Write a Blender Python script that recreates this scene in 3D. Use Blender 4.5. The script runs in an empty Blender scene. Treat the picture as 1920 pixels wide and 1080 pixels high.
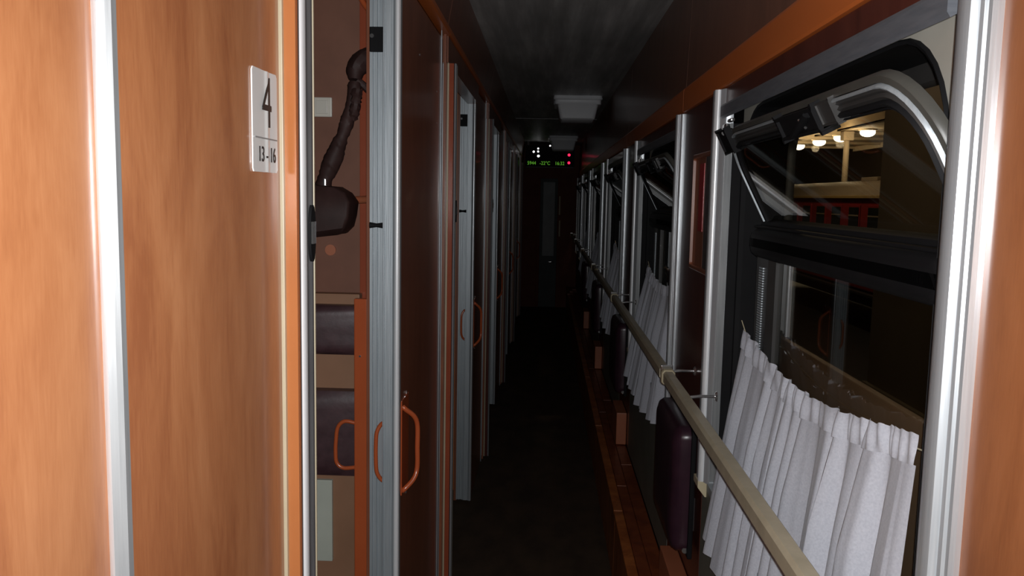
import bpy, bmesh, math, random
from mathutils import Vector, Matrix, noise
random.seed(7)
C = bpy.context.scene.collection
H = 1.6                       # eye height of the photographer above the corridor floor (m)
PI = math.pi

# ------------------------------------------------------------------ camera
cam = bpy.data.cameras.new('camera'); co = bpy.data.objects.new('camera', cam); C.objects.link(co)
cam.sensor_width = 36.0; cam.lens = 1557 / 1920 * 36; cam.clip_start = 0.02; cam.clip_end = 300
R = Matrix(((0.9989579261574096, -0.023475511264699128, 0.03914028791601334),
            (0.041464623579902736, 0.10844593859359178, -0.9932372140601318),
            (0.019072146147311515, 0.9938251248451188, 0.10930633315558475)))
co.matrix_world = Matrix.Translation((0, 0, H)) @ R.to_4x4()
bpy.context.scene.camera = co

# ------------------------------------------------------------------ colour management
vs = bpy.context.scene.view_settings
bpy.context.scene.display_settings.display_device = 'sRGB'
vs.view_transform = 'Standard'; vs.look = 'None'; vs.gamma = 1.0; vs.use_curve_mapping = False
vs.exposure = 0.0

# ------------------------------------------------------------------ night sky
w = bpy.data.worlds.new('night'); bpy.context.scene.world = w; w.use_nodes = True
w.node_tree.nodes['Background'].inputs[0].default_value = (0.020, 0.015, 0.010, 1)
w.node_tree.nodes['Background'].inputs[1].default_value = 0.5

# ------------------------------------------------------------------ the phone's flash lamp
def lamp(name, typ, loc, energy, color, size=0.05):
    l = bpy.data.lights.new(name, typ); l.energy = energy; l.color = color
    if typ in ('POINT', 'SPOT'): l.shadow_soft_size = size
    o = bpy.data.objects.new(name, l); C.objects.link(o); o.location = loc
    return o
fl = lamp('phone_flash', 'SPOT', (0.012, 0.0, H + 0.012), 64.0, (0.985, 0.99, 1.0), 0.006)
fl.data.spot_size = math.radians(125); fl.data.spot_blend = 0.9
fl.rotation_euler = R.to_euler()
# added fill lights, no lamp seen, that brighten the station outside the window
lamp('station_fill', 'POINT', (1.9, 6.2, 5.2), 95, (1.0, 0.80, 0.58), 0.25)
lamp('station_fill', 'POINT', (5.2, 19.5, 5.2), 200, (1.0, 0.78, 0.52), 0.25)

# ================================================================== materials
MATS = {}
def new_mat(name):
    m = bpy.data.materials.new(name); m.use_nodes = True
    MATS[name] = m
    return m, m.node_tree, m.node_tree.nodes['Principled BSDF']
def ramp(nt, cols):
    r = nt.nodes.new('ShaderNodeValToRGB'); e = r.color_ramp.elements
    while len(e) < len(cols): e.new(0.5)
    for i, (p, c) in enumerate(cols): e[i].position = p; e[i].color = (*c, 1)
    return r
def mapped_noise(nt, scale, ns=4, detail=4, rough=0.55):
    tc = nt.nodes.new('ShaderNodeTexCoord'); mp = nt.nodes.new('ShaderNodeMapping')
    mp.inputs['Scale'].default_value = scale
    n = nt.nodes.new('ShaderNodeTexNoise'); n.inputs['Scale'].default_value = ns
    n.inputs['Detail'].default_value = detail; n.inputs['Roughness'].default_value = rough
    nt.links.new(tc.outputs['Object'], mp.inputs['Vector']); nt.links.new(mp.outputs[0], n.inputs['Vector'])
    return n
def noisy(name, cols, scale=(1, 1, 1), ns=5, rough=0.5, metal=0.0, bump=0.0, coat=0.0, detail=4, spec=0.5):
    m, nt, b = new_mat(name)
    n = mapped_noise(nt, scale, ns, detail)
    r = ramp(nt, cols)
    nt.links.new(n.outputs[0], r.inputs[0]); nt.links.new(r.outputs[0], b.inputs['Base Color'])
    b.inputs['Roughness'].default_value = rough; b.inputs['Metallic'].default_value = metal
    b.inputs['Specular IOR Level'].default_value = spec
    b.inputs['Coat Weight'].default_value = coat; b.inputs['Coat Roughness'].default_value = 0.18
    if bump:
        bp = nt.nodes.new('ShaderNodeBump'); bp.inputs['Strength'].default_value = bump
        bp.inputs['Distance'].default_value = 0.002
        nt.links.new(n.outputs[0], bp.inputs['Height']); nt.links.new(bp.outputs[0], b.inputs['Normal'])
    return m
def wood(name, a, b_, c, rough=0.3, coat=0.25):
    # beech-look laminate: broad mottled flames running vertically plus fine pores
    m, nt, b = new_mat(name)
    n1 = mapped_noise(nt, (3.2, 3.2, 0.85), 3.4, 5, 0.62)
    n2 = mapped_noise(nt, (60, 60, 5), 6, 3, 0.7)
    n1.inputs['Distortion'].default_value = 0.6
    mix = nt.nodes.new('ShaderNodeMath'); mix.operation = 'MULTIPLY_ADD'
    mix.inputs[1].default_value = 0.28
    nt.links.new(n2.outputs[0], mix.inputs[0]); nt.links.new(n1.outputs[0], mix.inputs[2])
    r = ramp(nt, [(0.48, a), (0.64, b_), (0.82, c)])
    nt.links.new(mix.outputs[0], r.inputs[0]); nt.links.new(r.outputs[0], b.inputs['Base Color'])
    b.inputs['Roughness'].default_value = rough
    b.inputs['Coat Weight'].default_value = coat; b.inputs['Coat Roughness'].default_value = 0.12
    return m
WOOD = wood('beech_laminate', (0.32, 0.112, 0.044), (0.41, 0.160, 0.064), (0.49, 0.21, 0.090))
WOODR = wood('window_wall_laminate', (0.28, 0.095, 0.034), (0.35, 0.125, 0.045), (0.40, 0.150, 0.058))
DARKW = wood('dark_brown_laminate', (0.24, 0.082, 0.042), (0.29, 0.100, 0.052), (0.33, 0.120, 0.062), 0.32)
ENDW = noisy('dark_matt_end_wall', [(0.3, (0.15, 0.055, 0.042)), (0.7, (0.20, 0.075, 0.055))], rough=0.8, spec=0.1)
GREYG = noisy('grey_door_glass', [(0.3, (0.30, 0.32, 0.33)), (0.7, (0.38, 0.40, 0.41))], rough=0.5, spec=0.2)
ENDD = noisy('dark_grey_door_paint', [(0.3, (0.10, 0.11, 0.11)), (0.7, (0.14, 0.15, 0.15))], rough=0.7, spec=0.15)
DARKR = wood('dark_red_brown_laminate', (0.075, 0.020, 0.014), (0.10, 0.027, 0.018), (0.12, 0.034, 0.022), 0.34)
UPPERM = wood('upper_panel_laminate', (0.20, 0.085, 0.05), (0.24, 0.10, 0.06), (0.27, 0.12, 0.07), 0.34)
ORANGE = noisy('orange_paint', [(0.3, (0.47, 0.165, 0.055)), (0.7, (0.53, 0.19, 0.065))], rough=0.22, coat=0.5)
ORANGE_D = noisy('orange_handle_paint', [(0.3, (0.52, 0.105, 0.033)), (0.7, (0.58, 0.125, 0.04))], rough=0.25, coat=0.4)
BAND = noisy('orange_brown_band', [(0.3, (0.60, 0.15, 0.032)), (0.7, (0.68, 0.18, 0.04))], (1, .3, 1), rough=0.35)
ALU = noisy('brushed_aluminium', [(0.3, (0.62, 0.66, 0.69)), (0.7, (0.74, 0.78, 0.81))], (30, 30, 1), 8, rough=0.34, metal=0.62, bump=0.12)
ALU_LIT = noisy('flash_lit_aluminium', [(0.3, (0.88, 0.90, 0.92)), (0.7, (0.95, 0.97, 0.98))], (30, 30, 1), 8, rough=0.33, metal=0.25, bump=0.08)  # paler aluminium: flash highlight on rounded edges put into the colour
ALU_G = noisy('grey_anodised_aluminium', [(0.3, (0.42, 0.47, 0.50)), (0.7, (0.54, 0.59, 0.62))], (30, 30, 1), 8, rough=0.42, metal=0.45, bump=0.12)
ALU_L = noisy('mid_grey_profile', [(0.3, (0.24, 0.25, 0.255)), (0.7, (0.30, 0.31, 0.315))], (20, 20, 1), 8, rough=0.42, metal=0.3, bump=.1)
ALU_H = noisy('blue_grey_head_rail', [(0.3, (0.15, 0.165, 0.19)), (0.7, (0.20, 0.215, 0.24))], (2, 2, 20), 8, rough=0.4, metal=0.3, bump=.1)
ALU_D = noisy('dull_grey_profile', [(0.3, (0.13, 0.13, 0.135)), (0.7, (0.18, 0.18, 0.185))], (20, 2, 1), 8, rough=0.45, metal=0.3)
CHROME = noisy('chrome', [(0.3, (0.75, 0.75, 0.75)), (0.7, (0.85, 0.85, 0.85))], rough=0.16, metal=0.9)
BEIGE = noisy('beige_plastic', [(0.3, (0.50, 0.43, 0.29)), (0.7, (0.58, 0.50, 0.35))], rough=0.4)
CREAM = noisy('cream_plastic', [(0.3, (0.60, 0.52, 0.34)), (0.7, (0.68, 0.60, 0.41))], rough=0.38)
RAILM = noisy('rail_cream_paint', [(0.3, (0.45, 0.395, 0.28)), (0.7, (0.55, 0.485, 0.35))], (4, 4, 4), 6, rough=0.4)
BLACK = noisy('black_rubber', [(0.3, (0.008, 0.008, 0.009)), (0.7, (0.014, 0.014, 0.015))], rough=0.6, spec=0.12)
DGREY = noisy('dark_grey_rubber', [(0.3, (0.035, 0.034, 0.033)), (0.7, (0.055, 0.053, 0.05))], rough=0.45)
GREYB = noisy('grey_beige_plate', [(0.3, (0.44, 0.42, 0.36)), (0.7, (0.56, 0.54, 0.47))], (2, 2, 2), 3, rough=0.5)
VRIM = noisy('grey_beige_vent_rim', [(0.3, (0.055, 0.054, 0.046)), (0.7, (0.078, 0.076, 0.066))], (2, 2, 2), 6, rough=0.4)
WHITE = noisy('white_plastic', [(0.3, (0.74, 0.74, 0.72)), (0.7, (0.82, 0.82, 0.80))], rough=0.3, coat=0.4)
LAMPW = noisy('lamp_cover_plastic', [(0.3, (0.86, 0.88, 0.92)), (0.7, (0.92, 0.94, 0.96))], rough=0.4)
PALE = noisy('pale_grey_green_board', [(0.3, (0.52, 0.56, 0.48)), (0.7, (0.62, 0.66, 0.57))], rough=0.5)
SWITCHM = noisy('cream_switch_plastic', [(0.3, (0.70, 0.67, 0.59)), (0.7, (0.78, 0.75, 0.66))], rough=0.35)
FABW = noisy('compartment_wallcovering', [(0.3, (0.20, 0.085, 0.052)), (0.7, (0.26, 0.112, 0.070))], (1, 1, 1), 7, rough=0.65, bump=0.2)
BERTHB = noisy('tan_berth_panel', [(0.3, (0.30, 0.155, 0.085)), (0.7, (0.38, 0.20, 0.115))], rough=0.6, bump=0.15)
TANB = noisy('tan_board', [(0.3, (0.62, 0.40, 0.27)), (0.7, (0.72, 0.48, 0.33))], rough=0.6)
LEATHER = noisy('dark_plum_leatherette', [(0.3, (0.055, 0.026, 0.030)), (0.7, (0.085, 0.042, 0.048))], (1, 1, 1), 30, rough=0.42, bump=0.3)
BAGM = noisy('dark_brown_bag_leather', [(0.3, (0.030, 0.014, 0.012)), (0.7, (0.060, 0.030, 0.027))], (1, 1, 1), 14, rough=0.6, bump=0.4, spec=0.3)
SEATM = noisy('seat_leatherette', [(0.3, (0.032, 0.013, 0.022)), (0.7, (0.048, 0.020, 0.032))], (1, 1, 1), 20, rough=0.28, bump=0.15)
GREENG = noisy('grey_green_wall_board', [(0.3, (0.17, 0.175, 0.14)), (0.7, (0.22, 0.225, 0.185))], (2, 2, 2), 3, rough=0.55)
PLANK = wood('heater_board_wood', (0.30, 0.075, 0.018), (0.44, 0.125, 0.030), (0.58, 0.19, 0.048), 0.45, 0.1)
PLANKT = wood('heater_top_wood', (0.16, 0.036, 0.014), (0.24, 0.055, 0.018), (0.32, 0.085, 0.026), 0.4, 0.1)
JAMB_D = noisy('dull_red_orange_paint', [(0.3, (0.34, 0.075, 0.035)), (0.7, (0.40, 0.095, 0.045))], rough=0.22, coat=0.6)
SALMON = noisy('salmon_block_paint', [(0.3, (0.42, 0.13, 0.06)), (0.7, (0.50, 0.17, 0.085))], rough=0.45)
FLOORM = noisy('worn_brown_carpet', [(0.3, (0.045, 0.026, 0.014)), (0.7, (0.085, 0.050, 0.028))], (1, 0.5, 1), 9, rough=0.9, bump=0.4)
PAPER = noisy('notice_paper', [(0.35, (0.055, 0.05, 0.05)), (0.7, (0.16, 0.15, 0.15))], (3, 3, 5), 7, rough=0.3, coat=0.6)
REDP = noisy('red_print', [(0.3, (0.45, 0.012, 0.02)), (0.7, (0.60, 0.02, 0.03))], rough=0.3, coat=0.6)
INK = noisy('black_ink', [(0.3, (0.012, 0.012, 0.012)), (0.7, (0.02, 0.02, 0.02))], rough=0.4)
GLINE = noisy('grey_ink', [(0.3, (0.25, 0.25, 0.25)), (0.7, (0.3, 0.3, 0.3))], rough=0.4)

# ceiling: grey painted metal with long soot streaks that run down the car
m, nt, b = new_mat('streaked_ceiling_paint')
n1 = mapped_noise(nt, (9, 0.55, 1), 1.6, 6, 0.6); n2 = mapped_noise(nt, (2.2, .9, 1), 1.7, 3)
r1 = ramp(nt, [(0.30, (0.42, 0.44, 0.43)), (0.50, (0.60, 0.61, 0.60)), (0.66, (0.86, 0.88, 0.86))])
r2 = ramp(nt, [(0.3, (0.72, 0.72, 0.72)), (0.7, (1, 1, 1))])
mx = nt.nodes.new('ShaderNodeMix'); mx.data_type = 'RGBA'; mx.blend_type = 'MULTIPLY'; mx.inputs[0].default_value = 1
nt.links.new(n1.outputs[0], r1.inputs[0]); nt.links.new(n2.outputs[0], r2.inputs[0])
nt.links.new(r1.outputs[0], mx.inputs[6]); nt.links.new(r2.outputs[0], mx.inputs[7]); nt.links.new(mx.outputs[2], b.inputs['Base Color'])
b.inputs['Roughness'].default_value = 0.45
CEIL = m

# curtain cloth, slightly translucent
m, nt, b = new_mat('white_curtain_cloth')
n = mapped_noise(nt, (1, 1, 1), 260, 2); r = ramp(nt, [(0.3, (0.56, 0.58, 0.65)), (0.7, (0.68, 0.70, 0.77))])
nt.links.new(n.outputs[0], r.inputs[0]); nt.links.new(r.outputs[0], b.inputs['Base Color'])
b.inputs['Roughness'].default_value = 0.85; b.inputs['Sheen Weight'].default_value = 0.2
tr = nt.nodes.new('ShaderNodeBsdfTranslucent'); tr.inputs[0].default_value = (0.5, 0.48, 0.52, 1)
ms = nt.nodes.new('ShaderNodeMixShader'); ms.inputs[0].default_value = 0.15
nt.links.new(b.outputs[0], ms.inputs[1]); nt.links.new(tr.outputs[0], ms.inputs[2])
nt.links.new(ms.outputs[0], nt.nodes['Material Output'].inputs[0])
CLOTH = m

def glass(name, tint, k=1.0, rough=0.0):
    m, nt, b = new_mat(name); nt.nodes.remove(b)
    lw = nt.nodes.new('ShaderNodeLayerWeight'); lw.inputs[0].default_value = 0.5
    pw = nt.nodes.new('ShaderNodeMath'); pw.operation = 'POWER'; pw.inputs[1].default_value = 4.6
    ma = nt.nodes.new('ShaderNodeMath'); ma.operation = 'MULTIPLY_ADD'; ma.inputs[1].default_value = 0.95 * k; ma.inputs[2].default_value = 0.045 * k
    t = nt.nodes.new('ShaderNodeBsdfTransparent'); t.inputs[0].default_value = (*tint, 1)
    g = nt.nodes.new('ShaderNodeBsdfGlossy'); g.inputs['Roughness'].default_value = rough
    mx = nt.nodes.new('ShaderNodeMixShader')
    nt.links.new(lw.outputs['Facing'], pw.inputs[0]); nt.links.new(pw.outputs[0], ma.inputs[0])
    nt.links.new(ma.outputs[0], mx.inputs[0]); nt.links.new(t.outputs[0], mx.inputs[1]); nt.links.new(g.outputs[0], mx.inputs[2])
    nt.links.new(mx.outputs[0], nt.nodes['Material Output'].inputs[0])
    return m
GLASS = glass('window_glass', (0.70, 0.69, 0.64))
VGLASS = glass('vent_glass', (0.86, 0.84, 0.78))
def emis(name, col, s):
    m, nt, b = new_mat(name); b.inputs['Base Color'].default_value = (0.02, 0.02, 0.02, 1)
    n = mapped_noise(nt, (1, 1, 1), 3); r = ramp(nt, [(0.2, tuple(c * .9 for c in col)), (0.8, col)])
    nt.links.new(n.outputs[0], r.inputs[0]); nt.links.new(r.outputs[0], b.inputs['Emission Color'])
    b.inputs['Emission Strength'].default_value = s
    return m
LED_G = emis('green_led', (0.16, 0.55, 0.04), 0.55)
LED_R = emis('red_led', (1.0, 0.02, 0.09), 1.6)
GLINT_W = emis('white_glint', (1.0, 1.0, 1.0), 2.5)  # glow for the white glints, not a lamp on the board
BULB = emis('warm_lamp_bulb', (1.0, 0.90, 0.70), 9.0)

# ================================================================== mesh helpers
def tag(o, label=None, cat=None, group=None, kind=None):
    if label: o['label'] = label
    if cat: o['category'] = cat
    if group: o['group'] = group
    if kind: o['kind'] = kind
    return o
def empty(name, loc=(0, 0, 0), label=None, cat=None, group=None, kind=None):
    o = bpy.data.objects.new(name, None); C.objects.link(o); o.location = loc; o.empty_display_size = 0.05
    return tag(o, label, cat, group, kind)
def obj(name, bm, mat, parent=None, smooth=False, off=None):
    me = bpy.data.meshes.new(name); bmesh.ops.recalc_face_normals(bm, faces=bm.faces)
    bm.to_mesh(me); bm.free()
    me.materials.append(mat)
    if smooth:
        for p in me.polygons: p.use_smooth = True
        try: me.set_sharp_from_angle(angle=math.radians(38))
        except Exception: pass
    o = bpy.data.objects.new(name, me); C.objects.link(o)
    if parent is not None:
        o.parent = parent
        if off is None:                 # built in world space: take the parent's place off
            me.transform(Matrix.Translation(-wloc(parent)))
    return o
def wloc(o):
    v = Vector((0, 0, 0))
    while o is not None: v = v + o.location; o = o.parent
    return v
def bx(bm, x0, x1, y0, y1, z0, z1, bev=0.0):
    r = bmesh.ops.create_cube(bm, size=1)['verts']
    for v in r:
        v.co.x = x0 + (v.co.x + .5) * (x1 - x0); v.co.y = y0 + (v.co.y + .5) * (y1 - y0); v.co.z = z0 + (v.co.z + .5) * (z1 - z0)
    if bev:
        es = list({e for v in r for e in v.link_edges})
        bmesh.ops.bevel(bm, geom=es, offset=bev, segments=2, affect='EDGES', profile=.6)
    return bm
def box(x0, x1, y0, y1, z0, z1, bev=0.0): return bx(bmesh.new(), x0, x1, y0, y1, z0, z1, bev)
def prism(pts, a0, a1, axis='z', bm=None):
    # extrude a closed outline; axis z: pts are (x,y); axis y: pts are (x,z); axis x: pts are (y,z)
    bm = bm or bmesh.new()
    f = {'z': lambda p, a: (p[0], p[1], a), 'y': lambda p, a: (p[0], a, p[1]), 'x': lambda p, a: (a, p[0], p[1])}[axis]
    lo = [bm.verts.new(f(p, a0)) for p in pts]; hi = [bm.verts.new(f(p, a1)) for p in pts]
    n = len(pts)
    for i in range(n): bm.faces.new((lo[i], lo[(i + 1) % n], hi[(i + 1) % n], hi[i]))
    bm.faces.new(lo[::-1]); bm.faces.new(hi)
    return bm
def tube(path, r, seg=10, bm=None, flat=1.0, radii=None, up=Vector((0, 0, 1)), caps=True, jitter=0.0):
    bm = bm or bmesh.new(); P = [Vector(p) for p in path]; rings = []
    for i, p in enumerate(P):
        d = (P[min(i + 1, len(P) - 1)] - P[max(i - 1, 0)]).normalized()
        if i == 0:
            u = up if abs(d.dot(up)) < 0.95 else Vector((1, 0, 0))
            s = d.cross(u).normalized()
        else:
            s = (s - d * s.dot(d)).normalized()      # carried along the path without twisting
        t = s.cross(d).normalized()
        rr = radii[i] if radii else r
        ring = []
        for k in range(seg):
            a = 2 * PI * k / seg
            q = 1 + jitter * (noise.noise(Vector((k * 1.7, i * .9, 3.1))))
            ring.append(bm.verts.new(p + (s * math.cos(a) * rr * flat + t * math.sin(a) * rr) * q))
        rings.append(ring)
    for a, b in zip(rings, rings[1:]):
        for k in range(seg): bm.faces.new((a[k], a[(k + 1) % seg], b[(k + 1) % seg], b[k]))
    if caps: bm.faces.new(rings[0][::-1]); bm.faces.new(rings[-1])
    return bm
def smooth_path(pts, n=6):
    P = [Vector(p) for p in pts]; P = [P[0] * 2 - P[1]] + P + [P[-1] * 2 - P[-2]]; out = []
    for i in range(1, len(P) - 2):
        for k in range(n):
            t = k / n; a, b, c, d = P[i - 1], P[i], P[i + 1], P[i + 2]
            out.append(.5 * ((2 * b) + (c - a) * t + (2 * a - 5 * b + 4 * c - d) * t * t + (3 * b - 3 * c + d - a) * t ** 3))
    out.append(P[-2]); return out
def disc(center, axis, r, h, seg=16, bm=None, r2=None):
    bm = bm or bmesh.new(); c = Vector(center); a = Vector(axis).normalized()
    u = a.orthogonal().normalized(); v = a.cross(u)
    r2 = r if r2 is None else r2
    A = [bm.verts.new(c + (u * math.cos(2 * PI * k / seg) + v * math.sin(2 * PI * k / seg)) * r) for k in range(seg)]
    B = [bm.verts.new(c + a * h + (u * math.cos(2 * PI * k / seg) + v * math.sin(2 * PI * k / seg)) * r2) for k in range(seg)]
    for k in range(seg): bm.faces.new((A[k], A[(k + 1) % seg], B[(k + 1) % seg], B[k]))
    bm.faces.new(A[::-1]); bm.faces.new(B); return bm
def rrect(y0, y1, z0, z1, rt, rb, seg=8):
    # rounded rectangle outline in (y, z): rt radius of the top corners, rb of the bottom ones
    out = []
    for cx, cz, r, a0 in ((y1 - rt, z1 - rt, rt, 0), (y0 + rt, z1 - rt, rt, PI / 2), (y0 + rb, z0 + rb, rb, PI), (y1 - rb, z0 + rb, rb, 1.5 * PI)):
        for k in range(seg + 1):
            a = a0 + PI / 2 * k / seg; out.append((cx + r * math.cos(a), cz + r * math.sin(a)))
    return out
def loft(rings, close=True, bm=None):
    # rings: closed outlines with equal point counts; close joins the last ring to the first
    bm = bm or bmesh.new(); V = [[bm.verts.new(p) for p in r] for r in rings]; n = len(rings[0])
    m_ = len(V)
    for i in range(m_ if close else m_ - 1):
        a, b = V[i], V[(i + 1) % m_]
        for k in range(n): bm.faces.new((a[k], a[(k + 1) % n], b[(k + 1) % n], b[k]))
    return bm
def text(name, body, size, mat, parent, origin, xdir, up, sx=1.0, extr=0.0004, align='CENTER', bold=0.0):
    c = bpy.data.curves.new(name, 'FONT'); c.body = body; c.size = size; c.extrude = extr
    c.align_x = align; c.align_y = 'CENTER'; c.offset = bold; c.materials.append(mat)
    o = bpy.data.objects.new(name, c); C.objects.link(o)
    X = Vector(xdir).normalized(); U = Vector(up).normalized(); N = X.cross(U)
    M = Matrix((X * sx, U, N)).transposed().to_4x4(); M.translation = Vector(origin)
    if parent is not None:
        o.parent = parent; M.translation = Vector(origin) - wloc(parent)
    o.matrix_local = M
    bpy.context.view_layer.update()
    me = bpy.data.meshes.new_from_object(o.evaluated_get(bpy.context.evaluated_depsgraph_get()))
    if not me.materials: me.materials.append(mat)
    q = bpy.data.objects.new(name, me); C.objects.link(q); q.parent = parent; q.matrix_local = M
    bpy.data.objects.remove(o); q.name = name
    return q
def cp(src, parent, dloc):
    c = src.copy(); C.objects.link(c); c.parent = parent
    if parent is None or src.parent is None: c.location = src.location + Vector(dloc)
    return c
def copy_tree(o, dloc=(0, 0, 0), parent=None):
    c = o.copy(); C.objects.link(c); c.parent = parent
    if parent is None: c.location = o.location + Vector(dloc)
    for ch in [q for q in bpy.data.objects if q.parent == o]: copy_tree(ch, dloc, c)
    return c

# ================================================================== floor, ceiling, shell
ZT = H + 0.75                      # ceiling
END = 12.1                         # end wall of the corridor
fl_ = obj('floor', box(-2.3, 0.62, -0.6, END + 1.2, -0.06, 0.0), FLOORM); tag(fl_, 'dark brown carpeted corridor floor', kind='structure')
ce = empty('ceiling', (0, 0, ZT), 'streaked grey corridor ceiling', kind='structure')
yy = [-0.6, 8.1, 12.4]
for a, b_ in zip(yy, yy[1:]):
    obj('ceiling_panel', box(-0.318, 0.47, a + .004, b_ - .004, ZT, ZT + .02, .002), CEIL, ce)
obj('seam_strip', box(-0.318, 0.47, 8.09, 8.11, ZT - .006, ZT + .003, .002), ALU_D, ce)
roof = obj('roof_shell', box(-2.4, 0.62, -0.6, END + 1.2, ZT + .03, ZT + .08), DARKW, ce)
obj('wall_back', box(-0.45, 0.62, -0.62, -0.58, 0, ZT), WOODR).__setitem__('kind', 'structure')

# ---- left wall with its sliding doors -----------------------------------
XL, XP = -0.36, -0.348             # door leaf face, fixed panel face
wl = empty('wall_left', (XL, 0, 0), 'wood laminate compartment wall with aluminium strips', kind='structure')
# per compartment: strip Y, post Y (edge where the opening starts), nose Y (leading edge of the open door leaf)
cells = [(0.655, 1.085, 2.02), (2.80, 2.90, 4.15)]
for k in range(2, 6): cells.append((2.80 + 2.02 * (k - 1) - .0, 2.90 + 2.03 * (k - 1), 4.15 + 2.02 * (k - 1)))
cells = [c for c in cells if c[1] < END - .8]
HD = H + 0.54                      # underside of the door track cover
prev_nose = -0.58
def half_round(x0, x1, y0, y1, bulge, n=7, toward='-y'):
    # profile section between x0..x1 whose face at y0 bulges towards -y
    pts = [(x0, y1), (x1, y1)]
    for k in range(n + 1):
        t = k / n; pts.append((x1 + (x0 - x1) * t, y0 - bulge * math.sin(PI * t)))
    return pts
# header: track cover (thin orange-brown lip) and the leaning panel above it, one panel per compartment
bounds = [-0.58] + [c[1] - .02 for c in cells[1:]] + [END]
for a, b_ in zip(bounds, bounds[1:]):
    obj('header_panel', prism([(-.348, HD + .026), (-.316, ZT), (-.345, ZT), (-.38, HD + .026)], a + .002, b_ - .002, 'y'), DARKW, wl)
    obj('track_cover', prism([(-.372, HD), (-.341, HD), (-.337, HD + .006), (-.337, HD + .02), (-.341, HD + .026), (-.372, HD + .026)], a + .001, b_ - .001, 'y'), BAND, wl)
for i, (ys, yp, yn) in enumerate(cells):
    n_ = i + 1
    d = empty('door_%d' % n_, (XL, ys, 0), None, kind='structure')
    lead = prev_nose
    # aluminium cover strip, seen on its edge that faces the camera
    obj('cover_strip', prism([(-.3625, ys + .012), (-.3625, ys + .002), (-.3595, ys), (-.3545, ys - .0005), (-.3495, ys + .0025), (-.3465, ys + .005), (-.3465, ys + .012)], 0.02, HD, 'z') if yp - ys > .2 else
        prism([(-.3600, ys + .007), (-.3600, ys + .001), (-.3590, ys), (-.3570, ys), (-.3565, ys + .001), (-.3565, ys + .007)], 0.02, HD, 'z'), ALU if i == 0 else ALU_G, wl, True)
    if i == 0:
        obj('cover_lip', prism([(-.3550, ys - .0012), (-.3495, ys + .0016), (-.3458, ys + .0045), (-.3458, ys + .0125), (-.3550, ys + .006)], 0.02, HD, 'z'), ALU_L, wl)
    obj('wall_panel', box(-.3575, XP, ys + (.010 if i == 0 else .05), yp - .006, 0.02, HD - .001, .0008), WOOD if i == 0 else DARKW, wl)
    # beige edge trim, orange jamb face and silver post
    top = HD - .09 if i else HD - .001
    obj('edge_trim', box(-.352, -.3435, yp - .006, yp + .01, 0.02, top, .001), BEIGE, d)
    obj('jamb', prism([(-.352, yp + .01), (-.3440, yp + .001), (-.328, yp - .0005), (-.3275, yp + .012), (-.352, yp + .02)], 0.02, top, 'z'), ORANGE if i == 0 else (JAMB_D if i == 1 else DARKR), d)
    pts = [(-.40, yp + .012), (-.3270, yp + .012), (-.3258, yp + .002), (-.3235, yp - .001), (-.3205, yp + .002), (-.3195, yp + .010), (-.3205, yp + .022), (-.3235, yp + .026),
           (-.3235, yp + .040), (-.3215, yp + .043), (-.3205, yp + .048), (-.3215, yp + .054), (-.3245, yp + .06), (-.40, yp + .06)]
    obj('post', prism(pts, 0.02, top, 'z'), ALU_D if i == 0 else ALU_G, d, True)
    obj('post_bead', tube([(-.3228, yp + .010, .02), (-.3228, yp + .010, top - .001)], .0105, 16, flat=.42, up=Vector((0, 1, 0))), ALU_LIT if i == 0 else ALU, d, True)
    obj('seal_strip', box(-.3245, -.3215, yp + .0595, yp + .064, 0.02, top, .0008), BEIGE, d)
    if i: obj('lintel', box(-.40, -.345, yp - .02, yn, top, HD - .001, .001), DARKW, d)
    # latch plate on the post
    z0 = H - .055
    lt = obj('latch_plate', disc((-.3215, yp + .040, z0), (1, 0, 0), .013, .004, 20), BLACK, d, True)
    lt.scale = (1, 1, 3.0); lt.location.z += z0 * (1 - 3.0)
    obj('latch_bolt', prism([(-.319, yp + .028), (-.3155, yp + .032), (-.3150, yp + .040), (-.3155, yp + .046), (-.319, yp + .050)], z0 - .014, z0 + .016, 'z'), CHROME, d, True)
    # the leaf: it has slid away from the camera, its edge profile faces us
    ye = (cells[i + 1][0] + .05) if i + 1 < len(cells) else END - .05
    lf = obj('leaf', box(-.3975, XL, yn + .028, ye, 0.03, HD - .02, .0008), DARKW, d)
    # nose with a rounded bright lip and two grooves
    g = [(-.3995, yn + .03), (-.3995, yn + .002), (-.3985, yn), (-.3955, yn), (-.3950, yn + .003), (-.3925, yn + .003), (-.3920, yn),
         (-.3790, yn), (-.3785, yn + .0015), (-.3745, yn + .0015), (-.3740, yn - .001), (-.3690, yn - .004), (-.3640, yn - .005), (-.3600, yn - .003),
         (-.3575, yn + .001), (-.3570, yn + .008), (-.3580, yn + .03)]
    obj('edge_profile', prism(g, 0.03, HD - .02, 'z'), ALU_G, d, True)
    obj('nose_bead', prism([(-.3685, yn + .004), (-.3685, yn - .0045), (-.3665, yn - .0062), (-.3620, yn - .0064), (-.3590, yn - .0050), (-.3570, yn - .0015), (-.3565, yn + .004)], 0.03, HD - .02, 'z'), ALU_LIT if i == 0 else ALU, d, True)
    # inner fixed jamb with strike and buffer, beyond the leaf
    gj = [(-.4385, yn + .075), (-.4385, yn + .035), (-.431, yn + .035), (-.430, yn + .039), (-.427, yn + .039), (-.426, yn + .035), (-.420, yn + .035), (-.419, yn + .039), (-.412, yn + .039), (-.411, yn + .035), (-.4005, yn + .035), (-.4005, yn + .075)]
    obj('inner_jamb', prism(gj, 0.02, HD, 'z'), ALU_G, d)
    st = obj('strike_plate', box(-.4375, -.4005, yn + .026, yn + .036, H + .343, H + .402, .002), BLACK, d)
    obj('screw', disc((-.431, yn + .0258, H + .380), (0, -1, 0), .005, .003, 12), CHROME, st)
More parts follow.
